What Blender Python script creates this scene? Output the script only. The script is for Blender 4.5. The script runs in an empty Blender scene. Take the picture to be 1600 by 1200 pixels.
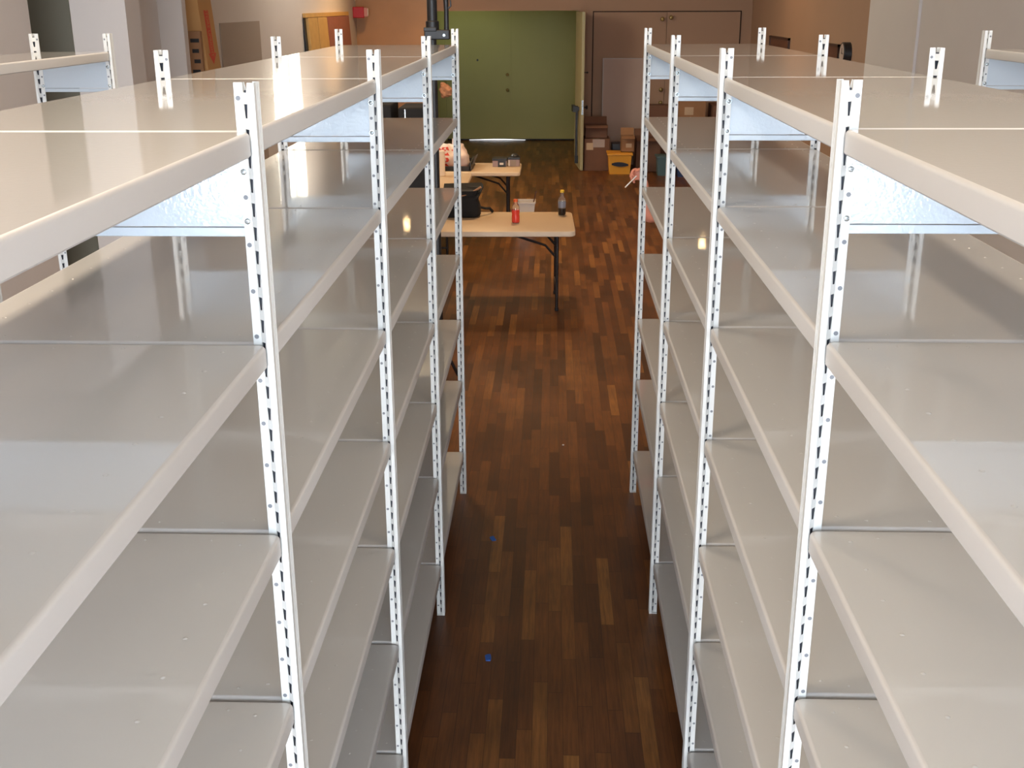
import bpy, bmesh, math, random
from mathutils import Vector, Matrix
random.seed(7)
PI = math.pi
scene = bpy.context.scene
C = scene.collection

# ------------------------------------------------------------------ camera
F_PX, PITCH, YAW, ROLL, CAM_H = 1762.85, 0.3250, -0.0356, -0.0037, 2.5411
cam_d = bpy.data.cameras.new('camera')
cam = bpy.data.objects.new('camera', cam_d)
C.objects.link(cam)
scene.camera = cam
cam_d.sensor_fit = 'HORIZONTAL'
cam_d.sensor_width = 36.0
cam_d.lens = 36.0 * F_PX / 1600.0
cam_d.clip_start = 0.02
cam_d.clip_end = 200
_cp, _sp, _cy, _sy = math.cos(PITCH), math.sin(PITCH), math.cos(YAW), math.sin(YAW)
_f = Vector((_sy * _cp, _cy * _cp, -_sp))
_r = Vector((_cy, -_sy, 0))
_u = _r.cross(_f)
_cr, _sr = math.cos(ROLL), math.sin(ROLL)
_r2 = _cr * _r + _sr * _u
_u2 = -_sr * _r + _cr * _u
_M = Matrix((( _r2.x, _u2.x, -_f.x, 0), (_r2.y, _u2.y, -_f.y, 0), (_r2.z, _u2.z, -_f.z, CAM_H), (0, 0, 0, 1)))
cam.matrix_world = _M

# ------------------------------------------------------------------ world, light, exposure
world = bpy.data.worlds.new('world')
scene.world = world
world.use_nodes = True
world.node_tree.nodes['Background'].inputs[0].default_value = (0.75, 0.87, 1.0, 1)
world.node_tree.nodes['Background'].inputs[1].default_value = 0.6
scene.view_settings.view_transform = 'Standard'
scene.view_settings.look = 'None'
scene.view_settings.gamma = 1.0
scene.view_settings.use_curve_mapping = False
scene.view_settings.exposure = 0.0

def light(name, kind, loc, energy, color, size=0.3, target=None, **kw):
    d = bpy.data.lights.new(name, kind)
    d.energy = energy
    d.color = color
    if kind == 'AREA':
        d.shape = 'RECTANGLE' if 'size_y' in kw else 'DISK'
        d.size = size
        if 'size_y' in kw: d.size_y = kw['size_y']
    else:
        d.shadow_soft_size = size
    if kind == 'SPOT':
        d.spot_size = kw.get('cone', 1.6)
        d.spot_blend = 0.8
    o = bpy.data.objects.new(name, d)
    C.objects.link(o)
    o.location = loc
    if target is not None:
        o.rotation_euler = (Vector(target) - Vector(loc)).to_track_quat('-Z', 'Y').to_euler()
    return o

WARM = (1.0, 0.62, 0.30)
W_LOW, W_UP, W_SIDE = 34.0, 12.0, 30.0          # brightness of the daylight panes
# warm ceiling lamps (their housings are built further down)
LAMPS = [(-1.15, 7.4, 4.0, 150, 1.5), (1.25, 8.0, 4.0, 50, 1.5), (-2.2, 17.0, 4.0, 210, 2.5), (2.1, 15.6, 4.0, 60, 2.5), (-0.1, 11.6, 4.0, 330, 2.0), ]
# added overhead fill for the near bays, built as long warm fixtures
FILLS = [(-1.45, 1.6, 62), (-1.45, 4.6, 52), (1.6, 1.6, 30), (1.6, 4.6, 22)]
for x, y, e in FILLS:
    light('fill_light', 'AREA', (x, y, 4.13), e, (1.0, 0.82, 0.62), 0.22, (x, y, 0), size_y=1.15)
for i, (x, y, z, e, k) in enumerate(LAMPS):
    light('lamp_light', 'SPOT', (x, y, z - 0.06), e, WARM, 0.16, (x, y, 0), cone=k)
light('wall_fill', 'SPOT', (-1.7, 14.6, 4.1), 150, (1.0, 0.86, 0.72), 0.1, (-3.2, 14.6, 2.3), cone=2.2)  # fill spot without a fixture, added to brighten the far left wall
light('recess_light', 'AREA', (-1.75, 21.0, 2.9), 6.5, (0.92, 1.0, 0.45), 0.6, (-1.45, 22.3, 0.6), size_y=0.25)

# ------------------------------------------------------------------ materials
MATS = {}
def new_mat(name):
    m = bpy.data.materials.new(name)
    m.use_nodes = True
    return m, m.node_tree, m.node_tree.nodes['Principled BSDF']

def mat(name, col, rough=0.5, metal=0.0, spec=0.5, bump=0.0, bscale=300.0, var=0.0, vscale=6.0, coat=0.0, trans=0.0, emit=None, estr=0.0, coat_r=0.05):
    if name in MATS: return MATS[name]
    m, nt, b = new_mat(name)
    b.inputs['Base Color'].default_value = (*col, 1)
    b.inputs['Roughness'].default_value = rough
    b.inputs['Metallic'].default_value = metal
    b.inputs['Specular IOR Level'].default_value = spec
    b.inputs['Coat Weight'].default_value = coat
    b.inputs['Coat Roughness'].default_value = coat_r
    b.inputs['Transmission Weight'].default_value = trans
    tc = nt.nodes.new('ShaderNodeTexCoord')
    if var > 0:
        n = nt.nodes.new('ShaderNodeTexNoise'); n.inputs['Scale'].default_value = vscale; n.inputs['Detail'].default_value = 4
        nt.links.new(tc.outputs['Object'], n.inputs['Vector'])
        mx = nt.nodes.new('ShaderNodeMixRGB'); mx.blend_type = 'MIX'
        mx.inputs[1].default_value = (*[c * (1 - var) for c in col], 1)
        mx.inputs[2].default_value = (*[min(1, c * (1 + var)) for c in col], 1)
        nt.links.new(n.outputs['Fac'], mx.inputs[0]); nt.links.new(mx.outputs[0], b.inputs['Base Color'])
    if bump > 0:
        n2 = nt.nodes.new('ShaderNodeTexNoise'); n2.inputs['Scale'].default_value = bscale; n2.inputs['Detail'].default_value = 2
        nt.links.new(tc.outputs['Object'], n2.inputs['Vector'])
        bp = nt.nodes.new('ShaderNodeBump'); bp.inputs['Strength'].default_value = bump; bp.inputs['Distance'].default_value = 0.002
        nt.links.new(n2.outputs['Fac'], bp.inputs['Height']); nt.links.new(bp.outputs[0], b.inputs['Normal'])
        if coat > 0: nt.links.new(bp.outputs[0], b.inputs['Coat Normal'])
    if emit:
        b.inputs['Emission Color'].default_value = (*emit, 1); b.inputs['Emission Strength'].default_value = estr
    MATS[name] = m
    return m

SHELF = mat('putty_enamel', (0.505, 0.496, 0.475), 0.32, spec=0.5, bump=0.03, bscale=90, coat=1.0, coat_r=0.035)
EDGE = mat('putty_enamel_edge', (0.465, 0.452, 0.440), 0.45, spec=0.4, bump=0.05, bscale=60)
POST = mat('white_enamel', (0.61, 0.62, 0.61), 0.30, spec=0.5, bump=0.04, bscale=120)
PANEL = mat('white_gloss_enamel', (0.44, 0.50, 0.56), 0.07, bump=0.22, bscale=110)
HOLE = mat('hole_shade', (0.16, 0.17, 0.19), 0.5)  # dark grey painted in for the shade of web holes and screw slots
INNER = mat('slot_shade', (0.03, 0.035, 0.05), 0.6)  # near-black for the post interior, shade put into the colour
ZINC = mat('zinc', (0.45, 0.50, 0.52), 0.25, 0.9)
WALL = mat('wall_paint', (0.60, 0.56, 0.535), 0.7, var=0.04, vscale=1.5)
WALLR = mat('wall_paint_warm_lit', (0.34, 0.205, 0.130), 0.75, var=0.06, vscale=1.2)  # brown of the far end, its dim warm light put into the colour
CEIL = mat('ceiling_paint', (0.66, 0.58, 0.48), 0.8)
PLY = mat('stained_plywood', (0.42, 0.215, 0.085), 0.45, var=0.2, vscale=2.0)
GREEN = mat('recess_green', (0.42, 0.39, 0.16), 0.6, var=0.08, vscale=1.5)  # one yellow-green tone for the recess walls, ceiling and doors
OLIVE = mat('olive_cloth', (0.13, 0.125, 0.10), 0.9)
TAUPE = mat('taupe_panel', (0.34, 0.285, 0.24), 0.8)
BLACK = mat('black_metal', (0.012, 0.012, 0.014), 0.4)
MATBLK = mat('black_fabric', (0.008, 0.008, 0.009), 0.85, bump=0.3, bscale=200)
TABLE = mat('almond_plastic', (0.56, 0.42, 0.28), 0.45, bump=0.1, bscale=200)
TABLE_E = mat('almond_edge', (0.66, 0.55, 0.43), 0.5)
DSTEEL = mat('dark_steel', (0.035, 0.03, 0.03), 0.35, 0.5)
CARD = mat('cardboard', (0.30, 0.155, 0.075), 0.85, var=0.12, vscale=5)
CARD2 = mat('brown_cardboard', (0.16, 0.075, 0.045), 0.85, var=0.15, vscale=5)
CARDL = mat('golden_cardboard', (0.50, 0.27, 0.10), 0.8, var=0.08, vscale=4)
YEL = mat('yellow_plastic', (0.75, 0.33, 0.02), 0.4)
TEAL = mat('teal_plastic', (0.07, 0.13, 0.14), 0.4)
BLUE = mat('blue_plastic', (0.03, 0.06, 0.16), 0.4)
RED = mat('alarm_red', (0.42, 0.01, 0.015), 0.35)
REDP = mat('print_red', (0.65, 0.06, 0.04), 0.6)
WHITE = mat('white_plastic', (0.75, 0.72, 0.68), 0.5)
PAPER = mat('paper_white', (0.80, 0.70, 0.60), 0.8)
PINE = mat('pine', (0.52, 0.31, 0.10), 0.6, var=0.15, vscale=8)
REDW = mat('red_wood', (0.27, 0.10, 0.07), 0.5, var=0.25, vscale=9)
DARKW = mat('dark_wood', (0.11, 0.04, 0.02), 0.5, var=0.2, vscale=8)
BRASS = mat('brass', (0.25, 0.17, 0.06), 0.35, 0.8)
SKIN = mat('skin', (0.62, 0.24, 0.16), 0.5, var=0.08, vscale=30)
SHIRT = mat('brown_cotton', (0.22, 0.10, 0.06), 0.85)
JEANS = mat('blue_denim', (0.03, 0.045, 0.08), 0.85)
HAIR = mat('dark_hair', (0.03, 0.018, 0.01), 0.6)
TAPE = mat('blue_tape', (0.02, 0.09, 0.35), 0.7)

def pane_mat(name, col, s):
    m, nt, b = new_mat(name)
    b.inputs['Base Color'].default_value = (0.05, 0.05, 0.05, 1)
    b.inputs['Roughness'].default_value = 0.1
    b.inputs['Emission Color'].default_value = (*col, 1)
    b.inputs['Emission Strength'].default_value = s
    return m

def floor_mat():
    m, nt, b = new_mat('oak_strip_floor')
    N = nt.nodes.new; L = nt.links.new
    tc = N('ShaderNodeTexCoord'); sp = N('ShaderNodeSeparateXYZ'); L(tc.outputs['Object'], sp.inputs[0])
    def mth(op, a, b_=None):
        n = N('ShaderNodeMath'); n.operation = op
        for i, v in enumerate((a, b_)):
            if v is None: continue
            if isinstance(v, (int, float)): n.inputs[i].default_value = v
            else: L(v, n.inputs[i])
        return n.outputs[0]
    xr = mth('DIVIDE', sp.outputs[0], 0.057)
    row = mth('FLOOR', xr)
    wn = N('ShaderNodeTexWhiteNoise'); wn.noise_dimensions = '1D'; L(row, wn.inputs['W'])
    yo = mth('ADD', mth('DIVIDE', sp.outputs[1], 0.62), mth('MULTIPLY', wn.outputs['Value'], 17.0))
    pl = mth('FLOOR', yo)
    cb = N('ShaderNodeCombineXYZ'); L(row, cb.inputs[0]); L(pl, cb.inputs[1])
    w2 = N('ShaderNodeTexWhiteNoise'); w2.noise_dimensions = '3D'; L(cb.outputs[0], w2.inputs['Vector'])
    cr = N('ShaderNodeValToRGB')
    e = cr.color_ramp.elements
    e[0].position = 0.0; e[0].color = (0.082, 0.030, 0.010, 1)
    e[1].position = 1.0; e[1].color = (0.29, 0.122, 0.032, 1)
    for p, c in ((0.3, (0.132, 0.046, 0.014, 1)), (0.65, (0.170, 0.061, 0.017, 1)), (0.9, (0.205, 0.080, 0.021, 1))):
        k = e.new(p); k.color = c
    L(w2.outputs['Value'], cr.inputs[0])
    # grain
    mp = N('ShaderNodeMapping'); mp.inputs['Scale'].default_value = (90, 5, 1); L(tc.outputs['Object'], mp.inputs[0])
    av = N('ShaderNodeVectorMath'); av.operation = 'ADD'; L(mp.outputs[0], av.inputs[0]); L(w2.outputs['Color'], av.inputs[1])
    ng = N('ShaderNodeTexNoise'); ng.inputs['Scale'].default_value = 1.0; ng.inputs['Detail'].default_value = 6; ng.inputs['Roughness'].default_value = 0.65
    L(av.outputs[0], ng.inputs['Vector'])
    gr = N('ShaderNodeMapRange'); gr.inputs['From Min'].default_value = 0.3; gr.inputs['From Max'].default_value = 0.7
    gr.inputs['To Min'].default_value = 0.62; gr.inputs['To Max'].default_value = 1.3; L(ng.outputs['Fac'], gr.inputs[0])
    mu = N('ShaderNodeMixRGB'); mu.blend_type = 'MULTIPLY'; mu.inputs[0].default_value = 1
    L(cr.outputs[0], mu.inputs[1]); L(gr.outputs[0], mu.inputs[2])
    # worn dark blotches
    nb = N('ShaderNodeTexNoise'); nb.inputs['Scale'].default_value = 2.2; nb.inputs['Detail'].default_value = 5; L(tc.outputs['Object'], nb.inputs['Vector'])
    br = N('ShaderNodeMapRange'); br.inputs['From Min'].default_value = 0.35; br.inputs['From Max'].default_value = 0.65
    br.inputs['To Min'].default_value = 0.72; br.inputs['To Max'].default_value = 1.1; L(nb.outputs['Fac'], br.inputs[0])
    m2 = N('ShaderNodeMixRGB'); m2.blend_type = 'MULTIPLY'; m2.inputs[0].default_value = 1
    L(mu.outputs[0], m2.inputs[1]); L(br.outputs[0], m2.inputs[2])
    # seams
    fx = mth('FRACT', xr); fy = mth('FRACT', yo)
    s = mth('MAXIMUM', mth('GREATER_THAN', mth('ABSOLUTE', mth('SUBTRACT', fx, 0.5)), 0.478), mth('GREATER_THAN', mth('ABSOLUTE', mth('SUBTRACT', fy, 0.5)), 0.497))
    m3 = N('ShaderNodeMixRGB'); m3.blend_type = 'MIX'; L(mth('MULTIPLY', s, 0.55), m3.inputs[0]); L(m2.outputs[0], m3.inputs[1]); m3.inputs[2].default_value = (0.02, 0.008, 0.004, 1)
    L(m3.outputs[0], b.inputs['Base Color'])
    rr = N('ShaderNodeMapRange'); rr.inputs['To Min'].default_value = 0.26; rr.inputs['To Max'].default_value = 0.48; L(ng.outputs['Fac'], rr.inputs[0])
    L(rr.outputs[0], b.inputs['Roughness'])
    b.inputs['Specular IOR Level'].default_value = 0.4
    bp = N('ShaderNodeBump'); bp.inputs['Strength'].default_value = 0.15; bp.inputs['Distance'].default_value = 0.002
    L(ng.outputs['Fac'], bp.inputs['Height']); L(bp.outputs[0], b.inputs['Normal'])
    return m

# ------------------------------------------------------------------ mesh helpers
def obj(name, bm, m, parent=None, smooth=None, loc=None):
    me = bpy.data.meshes.new(name)
    bmesh.ops.recalc_face_normals(bm, faces=bm.faces)
    bm.to_mesh(me); bm.free()
    for x in (m if isinstance(m, (list, tuple)) else [m]): me.materials.append(x)
    if smooth:
        for p in me.polygons: p.use_smooth = True
        me.set_sharp_from_angle(angle=math.radians(smooth))
    o = bpy.data.objects.new(name, me)
    C.objects.link(o)
    if parent: o.parent = parent
    if loc: o.location = loc
    return o

def box(bm, x0, x1, y0, y1, z0, z1, M=None, mi=0, bev=0.0):
    vs = [bm.verts.new(Vector(p)) for p in ((x0,y0,z0),(x1,y0,z0),(x1,y1,z0),(x0,y1,z0),(x0,y0,z1),(x1,y0,z1),(x1,y1,z1),(x0,y1,z1))]
    fs = [bm.faces.new([vs[i] for i in f]) for f in ((0,3,2,1),(4,5,6,7),(0,1,5,4),(1,2,6,5),(2,3,7,6),(3,0,4,7))]
    for f in fs: f.material_index = mi
    if bev > 0:
        es = set(e for f in fs for e in f.edges)
        r = bmesh.ops.bevel(bm, geom=list(es), offset=bev, segments=2, affect='EDGES', profile=0.5)
        vs = list(set(v for f in r['faces'] for v in f.verts) | set(v for v in vs if v.is_valid))
        for v in vs:
            for f in v.link_faces: f.material_index = mi
    if M is not None:
        for v in vs: v.co = M @ v.co
    return vs

def tube(bm, pts, r, seg=10, cap=True, mi=0):
    pts = [Vector(p) for p in pts]
    rs = r if isinstance(r, (list, tuple)) else [r] * len(pts)
    rings = []
    prev = None
    for i, p in enumerate(pts):
        a = pts[max(0, i-1)]; b = pts[min(len(pts)-1, i+1)]
        d = (b - a).normalized()
        if prev is None:
            n = d.cross(Vector((0,0,1)))
            if n.length < 1e-3: n = d.cross(Vector((1,0,0)))
        else:
            n = prev - d * prev.dot(d)
        n.normalize(); prev = n
        t = d.cross(n)
        rings.append([bm.verts.new(p + rs[i] * (math.cos(2*PI*k/seg) * n + math.sin(2*PI*k/seg) * t)) for k in range(seg)])
    for a, b in zip(rings, rings[1:]):
        for k in range(seg):
            f = bm.faces.new((a[k], a[(k+1)%seg], b[(k+1)%seg], b[k])); f.material_index = mi
    if cap:
        bm.faces.new(rings[0]).material_index = mi; bm.faces.new(rings[-1]).material_index = mi

def lathe(bm, prof, seg=20, c=(0,0,0), mi=0):
    rings = []
    for r, z in prof:
        rings.append([bm.verts.new((c[0] + r*math.cos(2*PI*k/seg), c[1] + r*math.sin(2*PI*k/seg), c[2] + z)) for k in range(seg)])
    for a, b in zip(rings, rings[1:]):
        for k in range(seg):
            bm.faces.new((a[k], a[(k+1)%seg], b[(k+1)%seg], b[k])).material_index = mi
    bm.faces.new(rings[0]).material_index = mi; bm.faces.new(rings[-1]).material_index = mi

def tag(o, label, cat, group=None, kind=None):
    o['label'] = label; o['category'] = cat
    if group: o['group'] = group
    if kind: o['kind'] = kind
    return o

def thing(name, label, cat, loc=(0,0,0), rot=(0,0,0), group=None):
    o = bpy.data.objects.new(name, None); C.objects.link(o)
    o.location = loc; o.rotation_euler = rot; o.empty_display_size = 0.1
    return tag(o, label, cat, group)

def struct(name, bm, m, parent=None, smooth=None):
    o = obj(name, bm, m, parent, smooth)
    if parent is None: o['kind'] = 'structure'
    return o

def sbox(name, x0, x1, y0, y1, z0, z1, m, parent=None):
    bm = bmesh.new(); box(bm, x0, x1, y0, y1, z0, z1)
    return struct(name, bm, m, parent)

def pbox(name, dims, m, parent, bev=0.0):
    bm = bmesh.new(); box(bm, *dims, bev=bev)
    return obj(name, bm, m, parent)

# ------------------------------------------------------------------ the room
CZ = 4.3
XL, XR, YB, YF = -3.2, 3.2, -4.0, 19.2
sbox('floor', -3.6, 3.6, -4.4, 22.8, -0.1, 0.0, floor_mat())
sbox('ceiling', -3.6, 3.6, -4.4, 22.8, CZ, CZ + 0.1, CEIL)

def holed_wall(name, axis, pos, thick, a0, a1, z0, z1, holes, m):
    """wall slab in plane axis=pos with rectangular openings (a0,a1,z0,z1)"""
    bm = bmesh.new()
    xs = sorted(set([a0, a1] + [h[0] for h in holes] + [h[1] for h in holes]))
    zs = sorted(set([z0, z1] + [h[2] for h in holes] + [h[3] for h in holes]))
    for i in range(len(xs)-1):
        # merge vertical runs
        run = None
        for j in range(len(zs)-1):
            cx, cz = (xs[i]+xs[i+1])/2, (zs[j]+zs[j+1])/2
            solid = not any(h[0] < cx < h[1] and h[2] < cz < h[3] for h in holes)
            if solid:
                run = [zs[j], zs[j+1]] if run is None else [run[0], zs[j+1]]
            if (not solid or j == len(zs)-2) and run is not None:
                if axis == 'x': box(bm, min(pos, pos+thick), max(pos, pos+thick), xs[i], xs[i+1], run[0], run[1])
                else: box(bm, xs[i], xs[i+1], min(pos, pos+thick), max(pos, pos+thick), run[0], run[1])
                run = None
    return struct(name, bm, m)

holed_wall('wall_left', 'x', XL, -0.4, YB, YF, 0, CZ, [(13.3, 14.75, 2.68, 3.95), (7.15, 7.78, 0.0, 3.4)], WALL)
holed_wall('wall_right', 'x', XR, 0.4, 12.0, YF, 0, CZ, [], WALLR)
holed_wall('wall_right_front', 'x', XR, 0.4, YB, 12.0, 0, CZ, [], WALL)
WX = [(-2.45, -1.28), (-1.18, -0.04), (0.06, 1.18), (1.28, 2.35)]
holed_wall('wall_rear', 'y', YB, -0.4, XL - 0.4, XR + 0.4, 0, CZ, [(-2.45, 2.35, 0.45, 1.52), (-3.1, 3.1, 1.52, 4.05)], WALL)
# far wall: opening of the recess and the closet openings
holed_wall('wall_far_left', 'y', YF, 0.15, XL, -2.03, 0, CZ, [], PLY)
holed_wall('wall_far', 'y', YF, 0.15, -2.03, XR, 0, CZ, [(-2.03, 0.42, 0.0, 2.435)], WALLR)
# recess behind the opening
sbox('wall_recess_left', -2.45, -2.35, YF + 0.15, 22.55, 0, 3.0, GREEN)
sbox('wall_recess_right', 0.62, 0.72, YF + 0.15, 22.55, 0, 3.0, GREEN)
holed_wall('wall_recess_back', 'y', 22.45, 0.15, -2.45, 0.72, 0, 3.0, [(-2.06, 0.47, 0.0, 2.62)], GREEN)
sbox('ceiling_recess', -2.45, 0.72, YF + 0.15, 22.6, 3.0, 3.1, GREEN)
bm = bmesh.new(); box(bm, -2.35, -2.0, 9.5, 9.5, 0, 0) ; bm.free()
# pilasters
sbox('wall_pilaster_left', XL, -2.83, 7.78, 8.05, 0, CZ, WALL)
sbox('wall_pilaster_left_far', XL, -3.0, 9.52, 9.62, 0, CZ, WALL)
sbox('wall_pilaster_right', 3.175, XR, 10.44, 12.04, 0, CZ, WALL)
sbox('wall_niche_left', XL - 0.38, XL - 0.3, 7.15, 7.78, 0, 3.4, OLIVE)
sbox('wall_niche_reveal', XL - 0.30, XL - 0.002, 7.765, 7.778, 0, 3.4, OLIVE)
# baseboards
sbox('baseboard_left', XL, XL + 0.015, YB, YF, 0, 0.12, WALL)
sbox('baseboard_right', XR - 0.015, XR, 12.05, YF, 0, 0.12, WALLR)
sbox('baseboard_right_front', XR - 0.015, XR, YB, 10.43, 0, 0.12, WALL)

# windows
def window(name, axis, pos, panes, bars, mframe):
    root = bpy.data.objects.new(name, None); C.objects.link(root); root['kind'] = 'structure'
    fb = bmesh.new()
    for b in bars: box(fb, *b)
    obj('window_frame', fb, mframe, root)
    for (d, m) in panes:
        pb = bmesh.new(); box(pb, *d); obj('pane', pb, m, root)
    return root
P_LOW = pane_mat('street_daylight', (0.93, 0.96, 1.0), W_LOW)
P_UP = pane_mat('shade_daylight', (0.70, 0.84, 1.0), W_UP)
P_SIDE = pane_mat('side_daylight', (1.0, 0.97, 0.80), W_SIDE)
WF = mat('window_frame_paint', (0.3, 0.3, 0.3), 0.5)
panes, bars = [], []
for a, b in WX:
    panes.append(((a, b, YB - 0.22, YB - 0.20, 0.50, 1.50), P_LOW))
    panes.append(((-3.08 if a < -2 else a, 3.08 if b > 2 else b, YB - 0.22, YB - 0.20, 1.58, 4.02), P_UP))
for x in (-2.45, -1.28, -0.04, 1.18):
    bars.append((x, x + 0.10 if x > -2.4 else x + 0.04, YB - 0.26, YB - 0.12, 0.45, 4.05))
bars += [(2.31, 2.35, YB - 0.26, YB - 0.12, 0.45, 4.05), (-3.1, 3.1, YB - 0.26, YB - 0.12, 1.50, 1.58), (-2.45, 2.35, YB - 0.26, YB - 0.12, 0.45, 0.50), (-3.1, 3.1, YB - 0.26, YB - 0.12, 4.02, 4.05)]
window('window_1', 'y', YB, panes, bars, WF)
window('window_2', 'x', XL, [((XL - 0.24, XL - 0.22, 13.34, 14.71, 2.72, 3.91), P_SIDE)],
       [(XL - 0.28, XL - 0.15, 13.3, 13.34, 2.68, 3.95), (XL - 0.28, XL - 0.15, 14.71, 14.75, 2.68, 3.95), (XL - 0.28, XL - 0.15, 13.34, 14.71, 2.68, 2.72), (XL - 0.28, XL - 0.15, 13.34, 14.71, 3.91, 3.95)], WF)

# doors at the back of the recess
def sroot(name):
    r = bpy.data.objects.new(name, None); C.objects.link(r); r['kind'] = 'structure'; return r
d1 = sroot('door_1')
pbox('door_leaf', (-2.05, -0.791, 22.47, 22.52, 0.035, 2.61), GREEN, d1)
pbox('door_leaf', (-0.790, 0.465, 22.473, 22.52, 0.035, 2.61), GREEN, d1)
fb = bmesh.new(); box(fb, -2.12, -2.05, 22.41, 22.45, 0, 2.68); box(fb, 0.465, 0.53, 22.41, 22.45, 0, 2.68)
obj('door_frame', fb, GREEN, d1)
def knob(parent, x, y, z, r=0.032, m=BRASS, d=(0, -1, 0)):
    bm = bmesh.new(); dv = Vector(d); p = Vector((x, y, z))
    tube(bm, [p, p + dv*0.012], 0.8*r, 12)
    tube(bm, [p + dv*0.012, p + dv*0.035, p + dv*0.05, p + dv*0.066, p + dv*0.072], [0.35*r, 0.4*r, r, 0.8*r, 0.2*r], 12)
    return obj('door_handle', bm, m, parent, 50)
knob(d1, -0.865, 22.47, 1.25); knob(d1, -0.865, 22.47, 0.965)
bm = bmesh.new(); tube(bm, [(-1.44, 22.47, 1.52), (-1.44, 22.462, 1.52)], 0.02, 10); obj('peephole', bm, BLACK, d1)
sbox('light_block_backing', -2.3, 0.7, 22.62, 22.66, 0, 2.8, BLACK)  # black plate added behind the doors to stop world light leaking in
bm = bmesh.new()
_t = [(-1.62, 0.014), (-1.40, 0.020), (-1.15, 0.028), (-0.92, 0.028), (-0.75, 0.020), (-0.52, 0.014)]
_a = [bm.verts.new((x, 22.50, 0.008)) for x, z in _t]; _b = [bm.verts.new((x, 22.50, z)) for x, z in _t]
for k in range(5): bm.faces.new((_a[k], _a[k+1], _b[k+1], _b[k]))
struct('door_glow_1', bm, pane_mat('outside_light_under_door', (0.9, 0.93, 1.0), 2.5))  # emissive strip shaped as the glow of outside light under the doors

# open door leaf swung into the room
lf = sroot('door_2')
A = Vector((0.375, 19.18, 0)); B = Vector((0.452, 18.22, 0)); ang = math.atan2(B.y - A.y, B.x - A.x)
lf.location = A; lf.rotation_euler = (0, 0, ang)
Ld = (B - A).length
DOORC = mat('cream_green_door_paint', (0.38, 0.34, 0.19), 0.55)
bm = bmesh.new(); box(bm, 0, Ld, 0, 0.045, 0.01, 2.42, bev=0.003); obj('door_leaf', bm, DOORC, lf)
bm = bmesh.new(); box(bm, 0.45, 0.72, -0.10, -0.055, 0.90, 1.0); box(bm, 0.48, 0.52, -0.06, 0, 0.92, 0.98); box(bm, 0.66, 0.70, -0.06, 0, 0.92, 0.98); obj('panic_bar', bm, BLACK, lf)
bm = bmesh.new(); box(bm, 0.56, 0.60, -0.045, -0.012, 0.10, 0.92); box(bm, 0.54, 0.62, -0.05, 0, 0.08, 0.2); obj('lock_rod', bm, BLACK, lf)
bm = bmesh.new(); box(bm, Ld, Ld + 0.004, 0.01, 0.036, 0.88, 1.1); obj('latch_plate', bm, ZINC, lf)
knob(lf, Ld - 0.07, 0.045, 0.99, 0.035, BLACK, (0, 1, 0))
knob(lf, Ld - 0.07, 0.045, 1.52, 0.016, BLACK, (0, 1, 0))
for z in (0.35, 1.85):
    bm = bmesh.new(); tube(bm, [(-0.005, 0.02, z - 0.06), (-0.005, 0.02, z + 0.06)], 0.010, 8); obj('hinge', bm, ZINC, lf)

# closet doors in the far wall
d3 = sroot('door_3')
for x0, x1 in ((0.665, 1.832), (1.840, 3.01)):
    pbox('door_leaf', (x0, x1, YF - 0.030, YF - 0.002, 0.02, 2.405), WALLR, d3)
fb = bmesh.new()
box(fb, 0.645, 0.660, YF - 0.012, YF - 0.002, 0, 2.425); box(fb, 3.015, 3.03, YF - 0.012, YF - 0.002, 0, 2.425); box(fb, 0.645, 3.03, YF - 0.012, YF - 0.002, 2.41, 2.425)
obj('door_gap', fb, mat('dark_gap', (0.03, 0.015, 0.01), 0.9), d3)
for x, z in ((1.76, 2.30), (1.90, 2.325), (1.78, 1.20), (1.78, 0.99)): knob(d3, x, YF - 0.03, z, 0.035)
fb = bmesh.new(); box(fb, 0.56, 0.575, YF - 0.02, YF - 0.001, 0, 2.5); box(fb, 0.44, 0.46, YF - 0.03, YF - 0.001, 0, 2.46)
obj('door_frame', fb, WALLR, d3)

# ------------------------------------------------------------------ shelving
ZS = [2.3552, 2.0121, 1.6692, 1.3290, 0.9850, 0.6512, 0.2450]
ZT = 2.4287
BAY = 1.2986
PITCH_S = 0.0381
WEB = -0.021         # web plane, measured from the far edge of the post

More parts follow.
